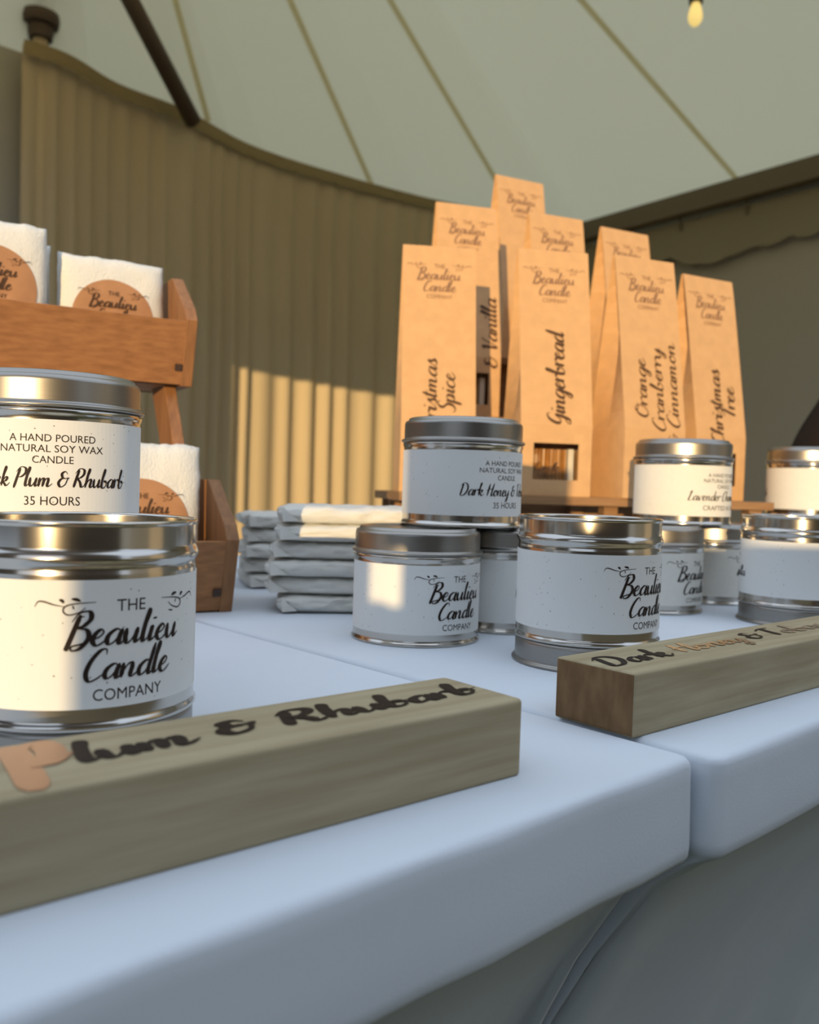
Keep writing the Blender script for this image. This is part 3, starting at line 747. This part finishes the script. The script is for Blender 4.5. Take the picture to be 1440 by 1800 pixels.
place('kraft gift box lettered Orange Cranberry and Cinnamon, third in the front row', 1147, 835, 1, 22, [('Orange', 76, 60, -8, 7), ('Cranberry', 64, 84, 11, 7), ('& Cinnamon', 50, 104, 28, 7)])
place('kraft gift box lettered Christmas Tree at right end of the front row', 1263, 905, 1, 27, [('Christmas', 56, 82, 3, 8.5), ('Tree', 85, 36, 22, 8.5)])
place('kraft gift box lettered and Vanilla on the second step, left', 818, 940, 2, 16, [('& Vanilla', 54, 80, 31, 8.5)])
place('kraft gift box on the second step behind the Gingerbread one, scent hidden', 982, 968, 2, 22, [])
place('kraft gift box on the second step behind the Cranberry one, scent hidden', 1107, 1018, 2, 26, [])
place('kraft gift box on the topmost step, tallest of all in view', 915, 1085, 3, 26, [])

# ------------------------------------------------------------------ stepped riser under the boxes
ra = math.radians(12)
rz = empty('stepped_riser', 'three-step wooden display riser under the kraft gift boxes', 'display riser', -30, 790, 0, ra)
for k, (z, y0, y1, x0, x1) in enumerate(((84, -14, 118, 18, 394), (164, 96, 232, 78, 394), (244, 212, 345, 150, 394))):
    b = obj('step_board', mesh('step_board', *box_vf(x0, x1, y0, y1, z - 8, z), bevel=.8), M['riser'], rz)
for z, y, xs in ((76, 2, (34, 226, 380)), (76, 84, (34, 226, 380)), (156, 214, (92, 226, 380)), (236, 330, (164, 300, 380))):
    for x in xs: obj('leg', mesh('leg', *box_vf(x - 7, x + 7, y - 7, y + 7, 0, z), bevel=.6), M['riser'], rz)
for z0, z1, y, xa in ((84, 156, 112, 80), (164, 236, 228, 152)):
    obj('riser_board', mesh('riser_board', *box_vf(xa, 391, y - 3, y + 3, z0, z1), bevel=.5), M['riser'], rz)
obj('back_panel', mesh('back_panel', *box_vf(22, 391, 92, 96, 0, 76), bevel=.5), M['riser'], rz)

# ------------------------------------------------------------------ two-tier bamboo stand
LD = Vector((-.863, -.505, 0)); ND = Vector((.505, -.863, 0))           # along the trays (leftwards), and forwards
SO = Vector((-138.8, 628.8, 0))
sa = math.atan2(LD.y, LD.x)
stand = empty('tray_stand', 'two-tier bamboo tray stand at left holding wrapped pouches', 'display stand', SO.x, SO.y, 0, 0)
def sp(l, u, z): q = LD * l + ND * u; return (q.x, q.y, z)
def panel(l0, l1, u0, z0):
    pts = [(-46, 0), (38, 0), (50.5, 50), (44, 60), (6, 90), (-30, 90), (-46, 60)]
    a = [sp(l0, u0 + u, z0 + z) for u, z in pts]
    d = Vector(sp(l1, 0, 0)) - Vector(sp(l0, 0, 0))
    return prism(a, d)
def slab(pts, l0, l1):
    a = [sp(l0, u, z) for u, z in pts]; return prism(a, Vector(sp(l1, 0, 0)) - Vector(sp(l0, 0, 0)))
TL_ = 330
def tray(name, u0, z0):
    t = obj(name, mesh(name, *slab([(u0 - 44, z0 + 1), (u0 + 36, z0 + 1), (u0 + 37, z0 + 7), (u0 - 44, z0 + 7)], 9, TL_ - 9)), M['bamboo'], stand)
    obj('front_board', mesh('front_board', *slab([(u0 + 28, z0 + 1), (u0 + 37.6, z0 + 1), (u0 + 49.8, z0 + 49), (u0 + 40, z0 + 49)], 8.5, TL_ - 8.5), bevel=.8), M['bamboo'], t)
    obj('rear_board', mesh('rear_board', *slab([(u0 - 46, z0 + 1), (u0 - 37, z0 + 1), (u0 - 37, z0 + 56), (u0 - 46, z0 + 56)], 8.5, TL_ - 8.5), bevel=.8), M['bamboo'], t)
    for l0, l1 in ((0, 9), (TL_, TL_ - 9)):
        obj('end_panel', mesh('end_panel', *panel(l0, l1, u0, z0), bevel=.9), M['bamboo_end'], t)
    q = sp(13, u0 + 41.5, z0 + 14); d = ND * 2.2
    pl = obj('dowel', mesh('dowel', *slab([(u0 + 41.0, z0 + 11.5), (u0 + 41.9, z0 + 11.3), (u0 + 43.2, z0 + 16.3), (u0 + 42.2, z0 + 16.6)], 9.6, 14.8)), M['plug'], t)
    return t
tray('lower_tray', 0, 0)
tray('upper_tray', -107.7, 162)
for l in (9.4, TL_ - 18.4):
    obj('side_rail', mesh('side_rail', *slab([(-36, 8), (-2, 8), (-34, 86), (-84, 165), (-95, 195), (-131, 195), (-124, 165), (-74, 90)], l, l + 9), bevel=.8), M['bamboo_end'], stand)
for l in (118, 250):
    obj('rear_leg', mesh('rear_leg', *slab([(-236, 0), (-214, 0), (-146, 214), (-154, 218)], l, l + 12), bevel=.8), M['bamboo_end'], stand)

# ------------------------------------------------------------------ wrapped pouches
def pillow(w, h, t, seed, flat=False, pinch=.55, nx=34, ny=26):
    """closed pouch: x across, z up (or y deep when flat), bulging both ways; returns verts, faces and the front-surface function"""
    def edge(a, s): return 1 + .035 * noise.noise(Vector((a * 2.4, s, seed))) + .014 * noise.noise(Vector((a * 9, s, seed)))
    def thick(a, b):
        ta = max(0, 1 - abs(a) ** 4.5) ** .55; tb = max(0, 1 - abs(b) ** 4.5) ** .55
        return ta * tb
    def wr(a, b, s):
        return 2.2 * noise.noise(Vector((a * 2.3, b * 2.3, seed + s))) + 1.5 * abs(noise.noise(Vector((a * 6, b * 6, seed + s + 9)))) + .35 * noise.noise(Vector((a * 15, b * 13, seed + s)))
    def pt(a, b, s):
        x = a * w / 2 * edge(b, 1); z = b * h / 2 * edge(a, 5)
        k = thick(a, b)
        y = s * (t / 2 * k + .25) + (wr(a, b, s) * (.35 + .65 * k)) * (.55 if s < 0 else .55) + 2.0 * noise.noise(Vector((a * 1.4, b * 1.4, seed + 20))) * (1 - k)
        return (x, y, z)
    v, f = [], []
    for s in (-1, 1):
        for i in range(nx + 1):
            for j in range(ny + 1): v.append(pt(-1 + 2 * i / nx, -1 + 2 * j / ny, s))
    o = (nx + 1) * (ny + 1); q = lambda i, j: i * (ny + 1) + j
    for i in range(nx):
        for j in range(ny):
            f.append((q(i, j), q(i + 1, j), q(i + 1, j + 1), q(i, j + 1)))
            f.append((o + q(i, j), o + q(i, j + 1), o + q(i + 1, j + 1), o + q(i + 1, j)))
    for i in range(nx):
        f.append((q(i, 0), o + q(i, 0), o + q(i + 1, 0), q(i + 1, 0))); f.append((q(i, ny), q(i + 1, ny), o + q(i + 1, ny), o + q(i, ny)))
    for j in range(ny):
        f.append((q(0, j), q(0, j + 1), o + q(0, j + 1), o + q(0, j))); f.append((q(nx, j), o + q(nx, j), o + q(nx, j + 1), q(nx, j + 1)))
    front = lambda x, z, off: (x, pt(max(-1, min(1, 2 * x / w)), max(-1, min(1, 2 * z / h)), -1)[1] - off, z)
    return v, f, front
def standing_pouch(label, l, u, z, w, h, t, lean, seed, sticker_r, sx=0, sz=0, tilt=0):
    q = SO + LD * l + ND * u
    e = empty('wax_melt_pouch', label, 'paper pouch', q.x, q.y, z, 0, 'white pouches standing in the stand')
    rot = Matrix.Rotation(math.atan2(-LD.y, -LD.x), 4, 'Z') @ Matrix.Rotation(lean, 4, 'X') @ Matrix.Rotation(tilt, 4, 'Y')
    v, f, fr = pillow(w, h, t, seed)
    T = lambda p: tuple(rot @ Vector((p[0], p[1], p[2] + h / 2)))
    obj('wrapper', mesh('wrapper', [T(p) for p in v], f, smooth=True, recalc=True), M['paper'], e)
    sv, sf = [], []; nr, na = 9, 48
    sv.append(T(fr(sx, sz, .45)))
    for i in range(1, nr + 1):
        for k in range(na):
            a = 2 * math.pi * k / na; r = sticker_r * i / nr
            sv.append(T(fr(sx + r * math.cos(a), sz + r * math.sin(a), .45)))
    for k in range(na): sf.append((0, 1 + k, 1 + (k + 1) % na))
    for i in range(nr - 1):
        for k in range(na): sf.append((1 + i * na + k, 1 + (i + 1) * na + k, 1 + (i + 1) * na + (k + 1) % na, 1 + i * na + (k + 1) % na))
    st_ = obj('sticker', mesh('sticker', sv, sf, smooth=True, recalc=False), M['kraft_sticker'], e)
    kk = sticker_r / 30.0
    lv, lf = logo(.92 * kk, 0, -9.5 * kk)
    obj('lettering', mapped('sticker_lettering', (lv, lf), lambda a, b: T(fr(sx + a, sz + b, .95))), M['ink_box'], st_)
    return e
standing_pouch('white paper pouch standing in the lower tray behind the stacked tins', 54, 8, 8, 80, 106, 15, -.08, 11, 33, -2, -5)
standing_pouch('white paper pouch behind the front one in the lower tray', 78, -16, 8, 78, 104, 14, -.10, 17, 33, 0, 0)
standing_pouch('white paper pouch at the right end of the upper tray, round kraft sticker half hidden', 55, -100, 169, 80, 92, 15, -.10, 23, 31, 0, -3)
standing_pouch('white paper pouch at the left of the upper tray, cut by the picture edge', 143, -88, 169, 76, 104, 15, -.06, 31, 31, 0, 2)
standing_pouch('white paper pouch tucked behind the left one in the upper tray', 136, -116, 169, 74, 98, 13, -.06, 37, 31, 0, 0)

def flat_pouch(label, cx, cy, z, w, d, t, yaw, seed, group):
    e = empty('wax_melt_pouch', label, 'paper pouch', cx, cy, z, math.radians(yaw), group)
    rnd = random.Random(seed)
    nx, ny, nz = 30, 24, 5
    v, f = [], []
    idx = {}
    dents = [(rnd.uniform(-1, 1), rnd.uniform(-.2, .2)) for _ in range(3)]
    def P(a, b, c):
        # rounded slab: sides bulge, corners pulled to points, wrinkled faces
        k = (abs(a) ** 8 + abs(b) ** 8) ** (1 / 8)
        rim = max(0.0, (k - .80) / .20)
        hgt = (1 - .42 * rim ** 1.6)
        x = a * w / 2; y = b * d / 2
        corner = (abs(a) * abs(b)) ** 6
        side = max(abs(a), abs(b)) ** 20
        bulge = 1 + .012 * (1 - c * c) * side + .02 * corner
        zz = c * t / 2 * hgt
        n1 = noise.noise(Vector((a * 2.2, b * 2.2, seed + c))); n2 = abs(noise.noise(Vector((a * 6 + 3, b * 6, seed + c * 2))))
        zz += (1.1 * n1 + 1.7 * n2 - .5) * (1.0 if c > 0 else .25) * (.4 + .6 * (1 - corner))
        edge_n = (2.4 * noise.noise(Vector((a * 4, c * 1.2 + seed, b * 4))) + 1.6 * abs(noise.noise(Vector((a * 11, c * 2.5 + seed, b * 11))))) * side
        ang = math.atan2(b, a)
        x += math.cos(ang) * edge_n; y += math.sin(ang) * edge_n
        zz += corner * (1.5 + 2.5 * noise.noise(Vector((a * 3, b * 3, seed + 40)))) * (1 if c > -1 else 0)
        return (x * bulge, y * bulge, max(0.05, zz + t / 2))
    def vid(i, j, k):
        key = (i, j, k)
        if key not in idx:
            idx[key] = len(v); v.append(P(-1 + 2 * i / nx, -1 + 2 * j / ny, -1 + 2 * k / nz))
        return idx[key]
    for i in range(nx):
        for j in range(ny):
            f.append((vid(i, j, nz), vid(i + 1, j, nz), vid(i + 1, j + 1, nz), vid(i, j + 1, nz)))
            f.append((vid(i, j, 0), vid(i, j + 1, 0), vid(i + 1, j + 1, 0), vid(i + 1, j, 0)))
    for k in range(nz):
        for i in range(nx):
            f.append((vid(i, 0, k), vid(i + 1, 0, k), vid(i + 1, 0, k + 1), vid(i, 0, k + 1)))
            f.append((vid(i, ny, k), vid(i, ny, k + 1), vid(i + 1, ny, k + 1), vid(i + 1, ny, k)))
        for j in range(ny):
            f.append((vid(0, j, k), vid(0, j, k + 1), vid(0, j + 1, k + 1), vid(0, j + 1, k)))
            f.append((vid(nx, j, k), vid(nx, j + 1, k), vid(nx, j + 1, k + 1), vid(nx, j, k + 1)))
    obj('wrapper', mesh('wrapper', v, f, smooth=True), M['paper'], e)
    # folded-over corner flap on the end facing the aisle
    s = rnd.uniform(.7, 1.15); x0, y0 = -w / 2 - .6, -d / 2 - .6
    fv = [(x0, y0 + 16 * s, t * .15), (x0 - 1.2, y0 + 3, t * .8), (x0 + 2, y0 - 1.5, t * .92), (x0 + 9 * s, y0 - 1.8, t * .55), (x0 + 17 * s, y0 - 1.2, t * .18), (x0 + 3, y0 - 2.2, t * .12)]
    fv2 = [(a + .5, b + .5, c) for a, b, c in fv]; n = len(fv)
    ff = [(0, 1, 5), (1, 2, 5), (2, 3, 5), (3, 4, 5)] + [(n + 5, n + 1, n), (n + 5, n + 2, n + 1), (n + 5, n + 3, n + 2), (n + 5, n + 4, n + 3)]
    obj('folded_flap', mesh('folded_flap', fv + fv2, ff), M['paper'], e)
    return e
order = ['bottom', 'second', 'third', 'fourth', 'fifth', 'topmost']
for k in range(6):
    flat_pouch('flat white paper pouch, %s of the front stack beside the front-most tin' % (order[k] + (' from the bottom' if 0 < k < 5 else '')),
               -50 + [3, 0, -2, 1, 2, 4][k], 640 + [0, 2, -1, 2, 0, 3][k], k * 12.3, 96 + [-4, 2, 0, 0, -2, 2][k], 82, 12.2, 5 + [3, -2, 1, -1, 2, 4][k], 50 + k * 3.7, 'front stack of white pouches')
for k in range(5):
    flat_pouch('flat white paper pouch, %s of the rear stack behind the front pouches' % (order[k] + (' from the bottom' if 0 < k < 4 else '') if k < 4 else 'topmost'),
               -108 + [2, 0, -1, 2, 0][k], 770 + [0, 1, -2, 1, 0][k], k * 12.6, 78, 76, 12.5, 14 + [3, -3, 2, -2, 3][k], 90 + k * 4.3, 'rear stack of white pouches')

# ------------------------------------------------------------------ dark brown bag at the right edge
bg_ = empty('fabric_bag', 'dark brown fabric bag at the right edge behind the blank sunlit tin', 'bag', 620, 1215, 0, math.radians(25))
bmv, bmf = [], []
nu, nv_ = 28, 16
for i in range(nv_ + 1):
    t = i / nv_; z = 250 * t
    hw = 135 * (1 - .62 * t ** 2.2); hd = 70 * (1 - .7 * t ** 1.8)
    for k in range(nu):
        a = 2 * math.pi * k / nu; ca, sa_ = math.cos(a), math.sin(a)
        r = 1 + .05 * noise.noise(Vector((ca * 2, sa_ * 2, t * 4)))
        bmv.append((hw * r * abs(ca) ** .7 * (1 if ca > 0 else -1), hd * r * abs(sa_) ** .7 * (1 if sa_ > 0 else -1), z))
for i in range(nv_):
    for k in range(nu): bmf.append((i * nu + k, i * nu + (k + 1) % nu, (i + 1) * nu + (k + 1) % nu, (i + 1) * nu + k))
bmf += [tuple(range(nu))[::-1], tuple(range(nv_ * nu, (nv_ + 1) * nu))]
obj('bag_body', mesh('bag_body', bmv, bmf, smooth=True), M['bag'], bg_)
hv = ([], [])
hp = [(-38 + 76 * k / 12, 0, 240 + 70 * math.sin(math.pi * k / 12)) for k in range(13)]
for a, b in zip(hp, hp[1:]): hv = join(hv, tube(a, b, 6, 6, 10))
obj('handle', mesh('handle', *hv, smooth=True), M['bag'], bg_)
